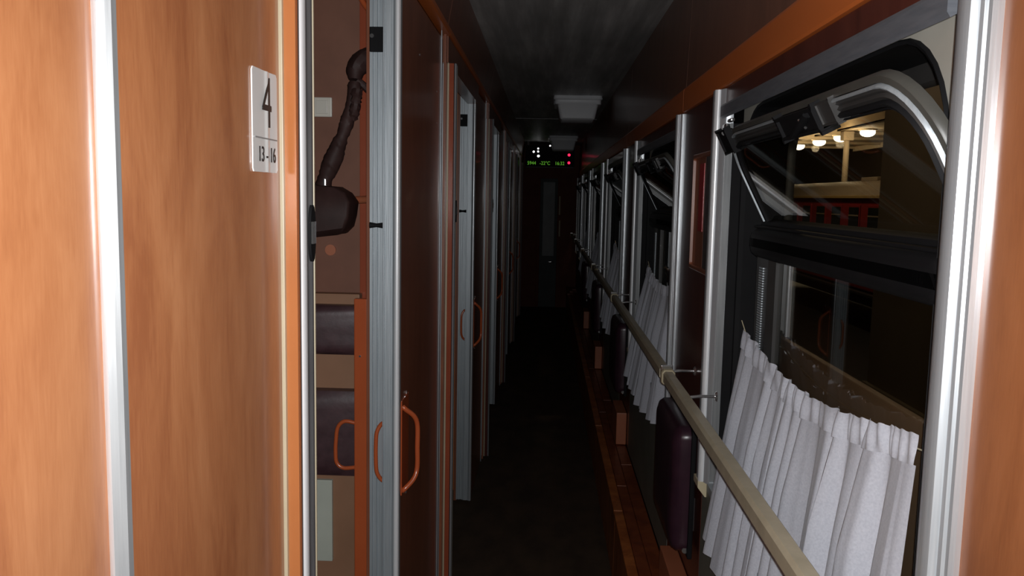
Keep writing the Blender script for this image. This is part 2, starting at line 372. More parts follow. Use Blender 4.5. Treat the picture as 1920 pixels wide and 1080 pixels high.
    bf = obj('buffer', tube([(-.437, yn + .03, H - .077), (-.42, yn + .03, H - .077), (-.402, yn + .03, H - .077)], .006, 10, radii=[.008, .005, .008]), BLACK, d, True)
    # outer handle with its back plate and two screws, inner handle
    hz = H - .655
    hp = obj('handle_plate', box(XL, XL + .003, yn + .045, yn + .15, hz - .12, hz + .13, .001), ORANGE_D, d)
    hd = obj('handle', tube(smooth_path([(XL + .002, yn + .06, hz + .112), (XL + .010, yn + .06, hz + .105), (XL + .030, yn + .075, hz + .083), (XL + .037, yn + .085, hz + .055), (XL + .037, yn + .085, hz), (XL + .037, yn + .085, hz - .055), (XL + .030, yn + .075, hz - .083), (XL + .010, yn + .06, hz - .105), (XL + .002, yn + .06, hz - .112)], 5), .0065, 12), ORANGE_D, d, True)
    for s in (1, -1):
        sc = obj('screw', disc((XL + .0005, yn + .12, hz + s * .135), (1, 0, 0), .0055, .003, 12), CHROME, d)
    obj('inner_handle', tube(smooth_path([(-.3970, yn + .030, hz + .078), (-.408, yn + .030, hz + .072), (-.418, yn + .026, hz + .052), (-.420, yn + .024, hz + .02), (-.420, yn + .024, hz - .02), (-.418, yn + .026, hz - .052), (-.408, yn + .030, hz - .072), (-.3970, yn + .030, hz - .078)], 4), .0055, 10), ORANGE_D, d, True)
    prev_nose = yn
# wall left of the first strip: the previous door's leaf
obj('wall_panel', box(-.38, XL, -0.58, 0.672, 0.02, HD, .0008), WOOD, wl)
for (yy_, zz_) in [(2.34, 1.985), (2.70, 1.93), (2.70, 1.83)]:
    obj('screw', disc((XL, yy_, zz_), (1, 0, 0), .003, .002, 8), CHROME, wl)
obj('plinth', box(-.40, -.352, -.58, cells[0][1], 0, .02), BLACK, wl)

# ---- the compartments behind ---------------------------------------------
wc = empty('wall_compartment', (-0.5, 0, 0), 'brown partition walls between the sleeping compartments', kind='structure')
obj('outer_side', box(-2.35, -2.30, -.6, END + .1, 0, ZT), FABW, wc)
for i, (ys, yp, yn) in enumerate(cells):
    y = yn + .24
    wp = empty('wall_partition', (-.5, y, 0), 'brown partition wall between two sleeping compartments', kind='structure')
    obj('partition', box(-2.30, -.44, y, y + .03, 0, ZT, .001), FABW, wp)
    obj('corner_post', box(-.507, -.455, y - .012, y, 0, ZT, .002), BAND if i else JAMB_D, wp)
    obj('pocket_panel', box(-.455, -.4395, yn + .075, y - .001, 0, ZT), DARKW, wl)
wp = empty('wall_partition', (-.5, .55, 0), 'brown partition wall between two sleeping compartments', kind='structure')
obj('partition', box(-2.30, -.44, .55, .58, 0, ZT), FABW, wp)

Y0 = cells[0][2] + .24             # partition of the first compartment (2.26)
# light switch
s = empty('light_switch', (-.609, Y0, 1.83), 'small square cream light switch on the compartment partition wall', 'switch')
obj('plate', box(-.636, -.583, Y0 - .010, Y0, 1.804, 1.856, .003), SWITCHM, s)
obj('rocker', box(-.626, -.593, Y0 - .014, Y0 - .008, 1.812, 1.848, .002), SWITCHM, s)
# coat hook knob
kn = obj('wall_knob', disc((-.586, Y0, H - .154), (0, -1, 0), .011, .02, 16, r2=.015), SALMON, None, True); tag(kn, 'small round reddish knob on the partition below the dark bag', 'knob')
# berth cushions
def cushion(x0, x1, y0, y1, z0, z1, puff=.012, n=14):
    bm = bmesh.new(); top = []
    for i in range(n + 1):
        row = []
        for j in range(n + 1):
            u, v = i / n, j / n
            e = min(1, 8 * min(u, 1 - u)) ** .5 * min(1, 8 * min(v, 1 - v)) ** .5
            y = y0 + (1 - e) * .02 - puff * math.sin(PI * u) * math.sin(PI * v) + .0012 * noise.noise(Vector((u * 20, v * 7, x0 * 9)))
            row.append(bm.verts.new((x0 + (x1 - x0) * u, y, z0 + (z1 - z0) * v)))
        top.append(row)
    for i in range(n):
        for j in range(n): bm.faces.new((top[i][j], top[i + 1][j], top[i + 1][j + 1], top[i][j + 1]))
    edge = [top[i][0] for i in range(n + 1)] + [top[n][j] for j in range(1, n + 1)] + [top[i][n] for i in range(n - 1, -1, -1)] + [top[0][j] for j in range(n - 1, 0, -1)]
    back = [bm.verts.new((v.co.x, y1, v.co.z)) for v in edge]; m_ = len(edge)
    for k in range(m_): bm.faces.new((edge[k], edge[(k + 1) % m_], back[(k + 1) % m_], back[k]))
    bm.faces.new(back[::-1]); return bm
bk = empty('berth_backboard', (-.9, Y0 - .05, 0), 'tan berth backboard on the partition, from the orange post to the compartment window', 'backboard')
obj('board', box(-1.9, -.499, Y0 - .05, Y0 - .013, 0.35, H - .27, .004), BERTHB, bk)
c1 = obj('seat_cushion', cushion(-1.9, -.503, Y0 - .105, Y0 - .05, H - .43, H - .298), LEATHER, None, True)
tag(c1, 'upper dark plum leatherette cushion strip on the tan berth backboard', 'cushion', 'berth cushions')
c2 = obj('seat_cushion', cushion(-1.9, -.505, Y0 - .105, Y0 - .05, H - .765, H - .53), LEATHER, None, True)
tag(c2, 'lower taller dark plum leatherette cushion behind the orange C handle', 'cushion', 'berth cushions')
pl = obj('pale_plate', box(-.628, -.573, Y0 - .064, Y0 - .05, H - 1.02, H - .787, .002), PALE, None)
tag(pl, 'pale grey-green rectangular plate low under the dark cushions', 'plate')
# orange upright board (folding ladder side) with C handle
ld = empty('berth_ladder', (-.475, 2.14, 0), 'orange upright ladder side board standing inside the open compartment door', 'ladder')
obj('side_board', box(-.497, -.462, 2.135, 2.155, 0.0, H - .273, .003), ORANGE_D, ld)
obj('handle', tube(smooth_path([(-.495, 2.145, H - .608), (-.525, 2.143, H - .604), (-.543, 2.143, H - .622), (-.548, 2.143, H - .66), (-.549, 2.143, H - .69), (-.546, 2.143, H - .718), (-.528, 2.143, H - .732), (-.495, 2.145, H - .73)], 5), .0055, 12), ORANGE_D, ld, True)
obj('screw', disc((-.481, 2.135, H - .425), (0, -1, 0), .003, .002, 10), CHROME, ld)
# grab handle high on the corner post
gh = obj('grab_handle', tube(smooth_path([(-.506, Y0 - .03, H + .62), (-.508, Y0 - .034, H + .57), (-.504, Y0 - .034, H + .525), (-.49, Y0 - .034, H + .495), (-.474, Y0 - .034, H + .478), (-.464, Y0 - .008, H + .476)], 5), .0075, 12), ORANGE_D, None, True)
tag(gh, 'orange curved grab handle at the top of the compartment corner post', 'handle')
# bag on its crumpled strap, hung from a peg on the post
pg = obj('coat_peg', tube([(-.456, Y0 - .015, 1.585), (-.48, Y0 - .06, 1.585), (-.507, Y0 - .085, 1.583)], .010, 12), SALMON, None, True); tag(pg, 'stubby orange peg between the dark bag and the orange post', 'peg')
bag = empty('shoulder_bag', (-.55, 2.1, 1.6), 'dark brown leather shoulder bag hanging on a crumpled strap from the top', 'bag')
sp = smooth_path([(-.448, 2.14, 1.955), (-.468, 2.13, 1.937), (-.486, 2.12, 1.912), (-.489, 2.115, 1.884)], 6)
n = len(sp)
obj('strap', tube(sp, .02, 10, radii=[.016 + .015 * math.sin(PI * min(1, k / (n - 1) * .9 + .08)) for k in range(n)], flat=.9, up=Vector((0, 1, 0)), jitter=.08), BAGM, bag, True)
sp = smooth_path([(-.482, 2.115, 1.885), (-.468, 2.12, 1.872), (-.445, 2.13, 1.852), (-.42, 2.15, 1.84)], 5)
obj('strap', tube(sp, .009, 8, flat=.9, jitter=.2), BAGM, bag, True)
sp = smooth_path([(-.488, 2.115, 1.878), (-.492, 2.112, 1.85), (-.503, 2.11, 1.80), (-.512, 2.11, 1.765), (-.53, 2.11, 1.72), (-.548, 2.11, 1.675), (-.566, 2.11, 1.63), (-.572, 2.11, 1.60)], 7)
n = len(sp)
def wv(t): return .0155 + .0022 * math.sin(t * 21) + .009 * t * t + (.003 if .52 < t < .8 else 0)
obj('strap', tube(sp, .02, 14, radii=[max(.010, wv(k / (n - 1))) for k in range(n)], up=Vector((0, 1, 0)), flat=.95, jitter=.16), BAGM, bag, True)
obj('strap_fold', tube(smooth_path([(-.478, 2.10, 1.86), (-.482, 2.098, 1.835), (-.486, 2.10, 1.81), (-.494, 2.11, 1.79)], 5), .013, 10, radii=None, jitter=.5), BAGM, bag, True)
def bag_ring(z, x0, x1, y0, y1, r=.009, seg=4):
    return [(p[0], p[1], z + .004 * math.sin(p[0] * 60)) for p in rrect(x0, x1, y0, y1, r, r, seg)]
rings = [bag_ring(1.622, -.60, -.56, 2.10, 2.15, .01), bag_ring(1.618, -.62, -.53, 2.085, 2.16), bag_ring(1.598, -.64, -.505, 2.07, 2.165), bag_ring(1.575, -.645, -.492, 2.06, 2.168),
         bag_ring(1.54, -.648, -.493, 2.055, 2.17), bag_ring(1.512, -.645, -.502, 2.06, 2.17), bag_ring(1.499, -.635, -.515, 2.08, 2.165)]
bm = loft(rings, False); bm.verts.ensure_lookup_table(); N = len(rings[0])
bm.faces.new([bm.verts[i] for i in range(N)][::-1]); bm.faces.new([bm.verts[len(rings) * N - N + i] for i in range(N)])
for v in bm.verts:
    if v.co.z < 1.53: v.co.z += (v.co.x + .5) * .12          # the lower hem slants down to the left
    v.co += Vector((noise.noise(v.co * 30), noise.noise(v.co * 31 + Vector((5, 0, 0))), 0)) * .004
obj('pouch', bm, BAGM, bag, True)
obj('buckle', box(-.560, -.553, 2.072, 2.078, 1.618, 1.636, .002), CHROME, bag)

# number plate "4 / 13 - 16" on the first wall panel
PY0, PY1, PZ0, PZ1 = .974, 1.056, H + .024, H + .146
np_ = empty('number_plate', (XP, 1.015, H + .085), 'white compartment number plate reading 4 and 13 - 16', 'sign')
xa = XP
o = rrect(PY0, PY1, PZ0, PZ1, .005, .005, 5)
def px_(y):                        # slightly buckled plate: lifts a little past its middle crease
    t = (y - PY0) / (PY1 - PY0)
    return .0022 + (.0016 * math.exp(-((t - .60) / .06) ** 2)) + (.0022 * max(0, t - .6) / .4)
bm = bmesh.new(); ny, nz = 28, 10; grid = []
for a in range(ny + 1):
    row = []
    for c_ in range(nz + 1):
        y = PY0 + (PY1 - PY0) * a / ny; z = PZ0 + (PZ1 - PZ0) * c_ / nz
        inset = .004 if (a in (0, ny)) else 0
        z = min(max(z, PZ0 + inset), PZ1 - inset)
        row.append(bm.verts.new((xa + px_(y), y, z)))
    grid.append(row)
for a in range(ny):
    for c_ in range(nz): bm.faces.new((grid[a][c_], grid[a + 1][c_], grid[a + 1][c_ + 1], grid[a][c_ + 1]))
g_ = bmesh.ops.extrude_face_region(bm, geom=list(bm.faces))
for v in g_['geom']:
    if isinstance(v, bmesh.types.BMVert): v.co.x -= .0018
obj('plate', bm, WHITE, np_, True)
# reads left to right towards +y as seen from the corridor
text('numeral', '4', .088, INK, np_, (xa + .0036, 1.021, H + .105), (0, 1, 0), (0, 0, 1), .82, bold=-.0003)
obj('divider', box(xa + .0005, xa + .0049, PY0 + .001, PY1 - .001, H + .0640, H + .0655), GLINE, np_)
text('numerals', '13 - 16', .026, INK, np_, (xa + .0046, 1.017, H + .0445), (0, 1, 0), (0, 0, 1), .86)

# ================================================================== right wall
XR = 0.45
PITCH = 1.95
wr = empty('wall_right', (XR, 0, 0), 'brown window side wall of the corridor', kind='structure')
NW = 6
ZS = H - .76                       # bottom of the window opening
BX, BZ = .315, H - 1.29            # heater casing front and top
def cw(k): return k * PITCH        # shift of window k
# pillars between the windows
edges = [(-0.6, .872)] + [(2.255 + cw(k), 2.82 + cw(k)) for k in range(NW)]
for i, (a, b_) in enumerate(edges):
    b2 = min(b_, END)
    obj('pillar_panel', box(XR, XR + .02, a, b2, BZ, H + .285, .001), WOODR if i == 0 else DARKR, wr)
for k in range(NW):
    a, b_ = .872 + cw(k), min(2.255 + cw(k), END)
    if a > END: break
    obj('sill_panel', box(XR, XR + .02, a + .006, b_ - .006, BZ, ZS - .012, .001), GREENG, wr)
    obj('lintel_panel', box(XR, XR + .02, a, b_, H + .242, H + .285, .0005), DARKR, wr)
for k in range(-1, NW):
    a, b_ = 2.805 + cw(k) - PITCH + PITCH, 2.805 + cw(k) + PITCH
    a, b_ = max(a, -.6), min(b_, END)
    if a >= END: break
    obj('cornice_band', prism([(XR - .006, H + .287), (XR - .008, H + .293), (XR - .008, H + .357), (XR - .006, H + .363), (XR + .02, H + .363), (XR + .02, H + .287)], a + .0015, b_ - .0015, 'y'), BAND, wr)
    obj('upper_panel', prism([(XR, H + .365), (XR + .012, ZT), (XR + .04, ZT), (XR + .03, H + .365)], a + .0015, b_ - .0015, 'y'), UPPERM, wr)
    if k >= 0 or True:
        for zz in (.438, .60):
            for dy in (-.022, .022):
                if -.5 < b_ + dy < END - .1:
                    obj('screw', disc((XR + .003 + .012 * (zz - .365) / .385, b_ + dy, H + zz), (-1, 0, 0), .006, .003, 10, r2=.003), CHROME, wr, True)

# ---- one window, then copies ---------------------------------------------
def build_window(detail=True, full=True, loc=0.0):
    L = loc
    wdw = empty('window_1', (XR, 1.55 + L, H), None, kind='structure')
    # near post: wide stepped aluminium profile
    def post(y0, sgn, name='post'):
        # cross-section across .115 m: lip, three ridges, broad rounded face, slanted return
        sec = [(0, .0), (.0, -.006), (.004, -.010), (.010, -.0105), (.0115, -.008), (.0135, -.008), (.015, -.0125), (.021, -.0135), (.0225, -.010), (.0245, -.010),
               (.0255, -.016), (.028, -.0200), (.034, -.0220), (.046, -.0215), (.056, -.0195), (.060, -.0170), (.093, -.002), (.096, .003), (.096, .020), (.092, .020), (.088, .012), (.0, .012)]
        pts = [(XR + x, y0 + sgn * a) for a, x in sec]
        return obj(name, prism(pts, ZS + .005, H + .283, 'z'), ALU, wdw, True)
    pA = post(.869 + L, 1); pB = post(2.262 + L, -1)
    obj('tone_strip', prism([(XR - .0178, .869 + L + .0595), (XR - .0032, .869 + L + .093), (XR + .002, .869 + L + .0975), (XR + .010, .869 + L + .0975), (XR + .010, .869 + L + .062)], ZS + .006, H + .282, 'z'), ALU_D, wdw)  # added dark strip: shade of the facet turned from the flash, as colour
    obj('reveal_liner', box(XR + .020, XR + .047, 2.262 + L - .0965, 2.262 + L - .090, ZS + .014, H + .196, .0008), BLACK, wdw)
    obj('tone_strip', box(XR + .001, XR + .019, 2.262 + L - .0985, 2.262 + L - .0955, ZS + .014, H + .196, .0008), ALU_L, wdw)  # added grey strip that dulls the bright return face
    obj('post_bead', tube([(XR - .0135, 2.262 + L - .064, ZS + .006), (XR - .0135, 2.262 + L - .064, H + .2825)], .0105, 14, up=Vector((0, 1, 0))), ALU_LIT, wdw, True)
    for p_, y0, sg in ((pA, .869 + L, 1), (pB, 2.262 + L, -1)):
        ya, yb = sorted((y0 + sg * .008, y0 + sg * .070))
        obj('end_cap', prism([(XR - .024, ZS + .006), (XR - .024, ZS - .012), (XR - .004, ZS - .038), (XR, ZS - .038), (XR, ZS + .006)], ya, yb, 'y'), CREAM, wdw)
    # head rail and sill rail
    hr = [(XR, H + .242), (XR - .012, H + .241), (XR - .014, H + .236), (XR - .014, H + .212), (XR - .010, H + .206), (XR + .046, H + .236), (XR + .046, H + .242)]
    obj('head_rail', prism(hr, .962 + L, 2.166 + L, 'y'), ALU_H, wdw)
    obj('sill_rail', box(XR - .006, XR + .05, .966 + L, 2.162 + L, ZS - .012, ZS + .012, .003), ALU_G, wdw)
    # grey-beige surround plate with a rounded hole
    ya, yb = .955 + L, 2.175 + L
    hy0, hy1, hz0, hz1 = 1.066 + L, 2.160 + L, ZS + .04, H + .229
    SEG = 8
    inner = rrect(hy0, hy1, hz0, hz1, .17, .05, SEG)
    outer = []
    cy, cz = (ya + yb) / 2, (ZS + H + .24) / 2
    for i, (y, z) in enumerate(inner):   # push every point of the hole to the plate's rectangle
        c_ = i // (SEG + 1); t = (i % (SEG + 1)) / SEG
        cy_, cz_ = [(yb, H + .235), (ya, H + .235), (ya, ZS), (yb, ZS)][c_]
        if c_ == 0: q = (yb, z) if t < .5 else (y, H + .235)
        elif c_ == 1: q = (y, H + .235) if t < .5 else (ya, z)
        elif c_ == 2: q = (ya, z) if t < .5 else (y, ZS)
        else: q = (y, ZS) if t < .5 else (yb, z)
        if abs(t - .5) < 1e-6: q = (cy_, cz_)
        outer.append(q)
    X0, X1 = .498, .506
    obj('surround_plate', loft([[(X0, *p) for p in outer], [(X0, *p) for p in inner], [(X1, *p) for p in inner], [(X1, *p) for p in outer]]), GREYB, wdw)
    def ring(x, inset, rt=.17):
        return [(x, *p) for p in rrect(hy0 + inset, hy1 - inset, hz0 + inset, hz1 - inset, max(.01, rt - inset), .05, SEG)]
    obj('gasket', loft([ring(.497, -.003), ring(.493, 0.0), ring(.495, .005), ring(.507, .006), ring(.507, -.003)]), BLACK, wdw, True)
    obj('outer_reveal', loft([ring(.507, .004), ring(.60, .004), ring(.603, -.01), ring(.507, -.01)]), BLACK, wdw)
    # outer sash: dark grey frame around the clear opening
    obj('outer_sash', loft([ring(.600, .002), ring(.598, .036, .12), ring(.606, .040, .12), ring(.618, .040, .12), ring(.618, .002)]), DGREY, wdw, True)
    # crossbar between the vent and the lower pane, with a rounded far end
    y0, y1 = 1.035 + L, 2.015 + L
    o = rrect(y0, y1, H - .130, H - .062, .03, .03, 6)
    def off(x, d): return [(x, *p) for p in rrect(y0 + d, y1 - d, H - .130 + d, H - .062 - d, .03, .03, 6)]
    bm = loft([off(.545, 0), off(.500, 0), off(.488, .008), off(.486, .014)], False); bm.verts.ensure_lookup_table(); n_ = len(o)
    bm.faces.new([bm.verts[3 * n_ + i] for i in range(n_)]); bm.faces.new([bm.verts[i] for i in range(n_)][::-1])
    cb = obj('crossbar', bm, BLACK, wdw, True)
    obj('crossbar_lip', box(.500, .545, 1.06 + L, 2.02 + L, H - .062, H - .056, .002), BLACK, cb)
    # lower sash: silver ribbed side stiles and the pane
    ls = obj('lower_stile', prism([(.52, 1.955 + L), (.518, 2.05 + L), (.55, 2.06 + L), (.55, 1.925 + L), (.53, 1.925 + L)], ZS + .05, H - .12, 'z'), DGREY, wdw)
    bm = bmesh.new()
    for q in range(int((H - .15 - (ZS + .06)) / .006)):     # fine ribs on the stile
        z = ZS + .06 + q * .006; bx(bm, .516, .524, 1.985 + L, 2.02 + L, z, z + .0035)
    rb = obj('ribs', bm, ALU_G, ls); rb['kind'] = 'stuff'
    obj('lower_stile', box(.52, .55, 1.05 + L, 1.085 + L, ZS + .05, H - .12, .003), DGREY, wdw)
    obj('bottom_rail', box(.52, .55, 1.05 + L, 2.04 + L, ZS + .04, ZS + .075, .003), ALU_D, wdw)
    obj('pane', box(.538, .542, 1.07 + L, 2.02 + L, ZS + .06, H - .10), GLASS, wdw)
    # tan board across the bottom of the outer opening, behind the pane
    wb = obj('lower_board', box(.565, .580, 1.085 + L, 2.12 + L, ZS + .05, H - .322, .003), TANB, wdw)
    obj('board_knob', disc((.565, 2.0 + L, H - .375), (-1, 0, 0), .008, .006, 12), BLACK, wb, True)
    # tilted vent: hinged on the crossbar, its top leans into the corridor
    A = Vector((.532, 0, H - .055)); B = Vector((.418, 0, H + .166)); D = (B - A); hh = D.length; D.normalize(); Nn = Vector((-D.z, 0, D.x))   # towards the corridor
    def tp(y, h, n): q = A + D * h + Nn * n; return (q.x, y, q.z)
    va, vb = 1.000 + L, 2.030 + L
    def vr(inset, n, rt=.115): return [tp(p[0], p[1], n) for p in rrect(va + inset, vb - inset, inset, hh - inset, max(.01, rt - inset), .018, SEG)]
    def vsweep(sec):
        # frame profile (inset, depth) swept up one side, round the two top corners and down the other side
        rings = []
        for ins, n in sec:
            P = vr(ins, n)[:2 * (SEG + 1)]
            rings.append([tp(va + 0 * 1 + ins if False else vb - ins, .012, n)] + P + [tp(va + ins, .012, n)])
        bm = bmesh.new(); V = [[bm.verts.new(p) for p in r] for r in rings]; m_ = len(V); q = len(V[0])
        for i in range(m_):
            for k in range(q - 1): bm.faces.new((V[i][k], V[i][k + 1], V[(i + 1) % m_][k + 1], V[(i + 1) % m_][k]))
        bm.faces.new([V[i][0] for i in range(m_)]); bm.faces.new([V[i][-1] for i in range(m_)][::-1])
        return bm
    vent = obj('vent_sash', vsweep([(0, -.012), (0, -.002), (0.0023, .002), (0.0109, .004), (0.0125, 0), (0.0125, -.012)]), VRIM, wdw, True)
    obj('vent_trim', vsweep([(0.0125, -.010), (0.0125, .005), (0.0148, .009), (0.0172, .008), (0.0179, .003), (0.0179, -.010)]), ALU_G, vent, True)
    obj('vent_frame', vsweep([(0.0179, -.008), (0.0179, .002), (0.0218, .005), (0.0257, .001), (0.0296, .006), (0.0351, .002), (0.0351, -.008)]), DGREY, vent, True)
    obj('vent_gasket', vsweep([(0.0351, -.006), (0.0351, .004), (0.0382, .009), (0.0429, .007), (0.0452, .001), (0.0476, .004), (0.0499, .001), (0.0499, -.006)]), BLACK, vent, True)
    bb = prism([(p[0], p[2]) for p in (tp(0, -.004, -.01), tp(0, -.004, .010), tp(0, .006, .012), tp(0, .012, .006), tp(0, .012, -.01))], va + .001, vb - .001, 'y')
    obj('vent_bottom_rail', bb, BLACK, vent)
    bm = bmesh.new(); 
    def gl(n):
        P = vr(.042, n)[:2 * (SEG + 1)]
        return [tp(vb - .042, .008, n)] + P + [tp(va + .042, .008, n)]
    v1 = [bm.verts.new(p) for p in gl(-.002)]; v2 = [bm.verts.new(p) for p in gl(.002)]
    n_ = len(v1)
    for i in range(n_): bm.faces.new((v1[i], v1[(i + 1) % n_], v2[(i + 1) % n_], v2[i]))
    bm.faces.new(v1[::-1]); bm.faces.new(v2)
    obj('vent_pane', bm, VGLASS, vent)
    # catch in the middle of the top rail: black case, bright button, grey bracket
    def tbox(y0_, y1_, h0, h1, n0, n1, bev=.004):
        bm = box(0, 1, y0_, y1_, 0, 1)
        for v in bm.verts:
            q = tp(v.co.y, h0 + (h1 - h0) * v.co.z, n0 + (n1 - n0) * v.co.x); v.co = Vector(q)
        bmesh.ops.bevel(bm, geom=list(bm.edges), offset=bev, segments=2, affect='EDGES'); return bm
    ct = obj('catch', tbox(1.335 + L, 1.54 + L, hh - .054, hh - .012, -.004, .014, .006), BLACK, vent, True)
    obj('catch_lever', tube(smooth_path([tp(1.37 + L, hh - .022, .016), tp(1.42 + L, hh - .038, .020), tp(1.47 + L, hh - .050, .018)], 4), .005, 10, flat=1.6), BLACK, ct, True)
    obj('catch_button', tube([tp(1.425 + L, hh - .026, .015), tp(1.405 + L, hh - .042, .016)], .0022, 8), CHROME, ct, True)
    obj('bracket', tbox(1.27 + L, 1.335 + L, hh - .048, hh - .010, .004, .010, .003), DGREY, vent, True)
    # stay at the far top corner: black arm, bright clips
    obj('stay', tbox(1.945 + L, 2.035 + L, hh - .052, hh + .004, .006, .014, .004), BLACK, vent, True)
    obj('stay_arm', tube([tp(1.98 + L, hh - .004, .012), (.455, 2.12 + L, H + .175)], .006, 10), DGREY, vent, True)
    for (ya_, yb_, za, zb, xa_) in ((2.10, 2.145, .150, .190, .438), (2.02, 2.06, .188, .196, .432), (2.02, 2.05, .158, .168, .430)):
        obj('clip', box(xa_, xa_ + .010, ya_ + L, yb_ + L, H + za, H + zb, .003), CHROME, vent, True)
    return wdw
w1 = build_window()
for k in range(1, NW):
    if .83 + cw(k) + .3 > END: break
    c_ = copy_tree(w1, (0, cw(k), 0)); c_.name = 'window_%d' % (k + 1)

# ---- outer skin of the car, so that the night stays outside ----------------
sk = empty('wall_outside', (0.6, 0, 0), 'outer skin of the carriage around its windows', kind='structure')
segs = [(-.6, 1.0)] + [(2.18 + cw(k), 1.0 + cw(k + 1)) for k in range(NW)]
for a, b_ in segs:
    if a < END + 1: obj('skin', box(.507, .625, a, min(b_, END + 1.2), -.3, ZT + .1), BLACK, sk)
obj('skin', box(.507, .625, -.6, END + 1.2, -.3, ZS + .045), BLACK, sk)
obj('skin', box(.507, .625, -.6, END + 1.2, H + .246, ZT + .1), BLACK, sk)

# ---- curtains -------------------------------------------------------------
def curtain(seed, L=0.0, drop=.53, swing=1.0):
    rnd = random.Random(seed)
    t_ = empty('curtain', (.48, 1.6 + L, H - .31))
    ny, nz = 260, 44
    ph = [rnd.uniform(0, 6.28) for _ in range(8)]
    ya0, yb0 = 2.06, 1.088
    def pos(s, t, hdr=False):
        # s: 0 far end, 1 near end; t: 0 top, 1 bottom
        y = ya0 + (yb0 - ya0) * s + L
        y += .012 * math.sin(s * 9 + ph[0]) * (.25 + t) + (.02 * (1 - s) - .01) * t
        ztop = H - .313 + .013 * s - .050 * math.sin(PI * s) ** 1.15 * (1.0)
        z = ztop - drop * t
        x = .497 - (.082 * (1 - s) + .052 * s) * t * swing
        w_ = s * 88 + 1.9 * math.sin(s * 7 + ph[1]) + 1.6 * math.sin(s * 17 + ph[2]) + 1.1 * math.sin(t * 2.3 + ph[3]) * math.sin(s * 11 + ph[6])
        fold = math.sin(w_); fold = math.copysign(abs(fold) ** .85, fold) + .22 * math.sin(2.3 * w_ + ph[7])
        fold2 = math.sin(w_ * .47 + ph[4])
        amp = (.005 + (.013 + .010 * s) * min(1, .08 + t * 2.5)) * (.62 + .38 * fold2) * (1 if L or s < .97 else .6)
        x += -amp * fold - .004 * t * math.sin(s * 23 + ph[5])
        y += .006 * math.cos(w_) * (.3 + .7 * t)
        return x, y, z
    hd = .042 / drop
    bm = bmesh.new(); g = []
    for i in range(ny + 1):
        g.append([bm.verts.new(pos(i / ny, hd + (1 - hd) * j / nz)) for j in range(nz + 1)])
    for i in range(ny):
        for j in range(nz): bm.faces.new((g[i][j], g[i + 1][j], g[i + 1][j + 1], g[i][j + 1]))
    obj('cloth', bm, CLOTH, t_, True)
    # gathered header band with tight slanting ruffles
    bm = bmesh.new(); g = []; nh, nj = 420, 9
    for i in range(nh + 1):
        row = []; s = i / nh
        for j in range(nj + 1):
            t = j / nj; x, y, z = pos(s, hd * t)
            rf = math.sin(s * 215 + 3.2 * math.sin(s * 13 + ph[6]) - t * 1.9) * (.45 + .55 * abs(math.sin(s * 9 + ph[7])))
            x += -.0036 * rf * (.45 + .55 * math.sin(PI * t)) - .003; z += .0016 * rf * (1 if j == 0 else .3)
            row.append(bm.verts.new((x, y, z)))
        g.append(row)
    for i in range(nh):
        for j in range(nj): bm.faces.new((g[i][j], g[i + 1][j], g[i + 1][j + 1], g[i][j + 1]))
    obj('header', bm, CLOTH, t_, True)
    pts = [Vector(pos(k / 40, hd * .55)) for k in range(41)]
    pts = [Vector((.506, p.y, p.z)) for p in pts]
    obj('string', tube([(.500, 2.10 + L, H - .30)] + pts + [(.500, 1.055 + L, H - .295)], .0012, 6), CREAM, t_)
    return t_
for k in range(NW - 1):
    lab = ['pale gathered curtain sagging on its string across the nearest window', 'gathered curtain across the second window from the camera, hem below the handrail',
           'dim gathered curtain across the third window along the corridor', 'dim gathered curtain across the fourth window along the corridor',
           'barely lit gathered curtain across the fifth, farthest curtained window'][k]
    tag(curtain(11 + k, cw(k), drop=.53, swing=1.0 + .12 * (k % 2)), lab, 'curtain', 'half-height window curtains')

# ---- handrail segments ------------------------------------------------------
def handrail(y0, y1, zsh):
    xr, zr = .37, H - .518 + zsh
    t_ = empty('handrail', (xr, y0, zr))
    sec = [(-.011, -.019), (.011, -.019), (.016, -.014), (.016, .010), (.010, .017), (-.010, .017), (-.016, .010), (-.016, -.014)]
    obj('rail', prism([(xr + a, zr + b_) for a, b_ in sec], y0 + .03, y1 - .012, 'y'), RAILM, t_, False)
    # moulded collar with a rounded end at the joint
    def sq(y, s_): return [(xr + a * s_, y, zr + b_ * s_) for a, b_ in sec]
    bm = loft([sq(y1 - .035, 1.12), sq(y1 - .032, 1.24), sq(y1 - .010, 1.24), sq(y1 - .003, 1.1), sq(y1, .7)], False)
    bm.verts.ensure_lookup_table(); n_ = len(sec); bm.faces.new([bm.verts[i] for i in range(n_)][::-1]); bm.faces.new([bm.verts[4 * n_ + i] for i in range(n_)])
    obj('end_collar', bm, CREAM, t_, True)
    for yb in (y1 - .015, y1 - .33):
        br = obj('bracket', tube([(xr + .012, yb, zr + .012), (xr + .04, yb, zr + .016), (XR, yb, zr + .016)], .0042, 10), CHROME, t_, True)
        obj('rosette', disc((XR, yb, zr + .016), (-1, 0, 0), .014, .005, 16, r2=.010), CHROME, br, True)
    obj('end_clip', box(xr - .018, xr + .018, y1 + .0, y1 + .012, zr - .004, zr + .028, .003), CHROME, t_)
    return t_
ry = [-.5, 2.46, 4.41, 6.36, 8.31, 10.26, END - .1]
labs = ['cream handrail length nearest the camera, crossing in front of the pale curtain', 'second handrail length, running on from the cream collar at the first pillar',
        'third dim handrail length along the window wall', 'fourth dim handrail length along the window wall', 'fifth nearly black handrail length along the window wall', 'sixth, farthest handrail length next to the end wall']
for i, (a, b_) in enumerate(zip(ry, ry[1:])):
    tag(handrail(a, b_ - .012, -.002 * i), labs[i], 'handrail', 'handrail lengths under the windows')

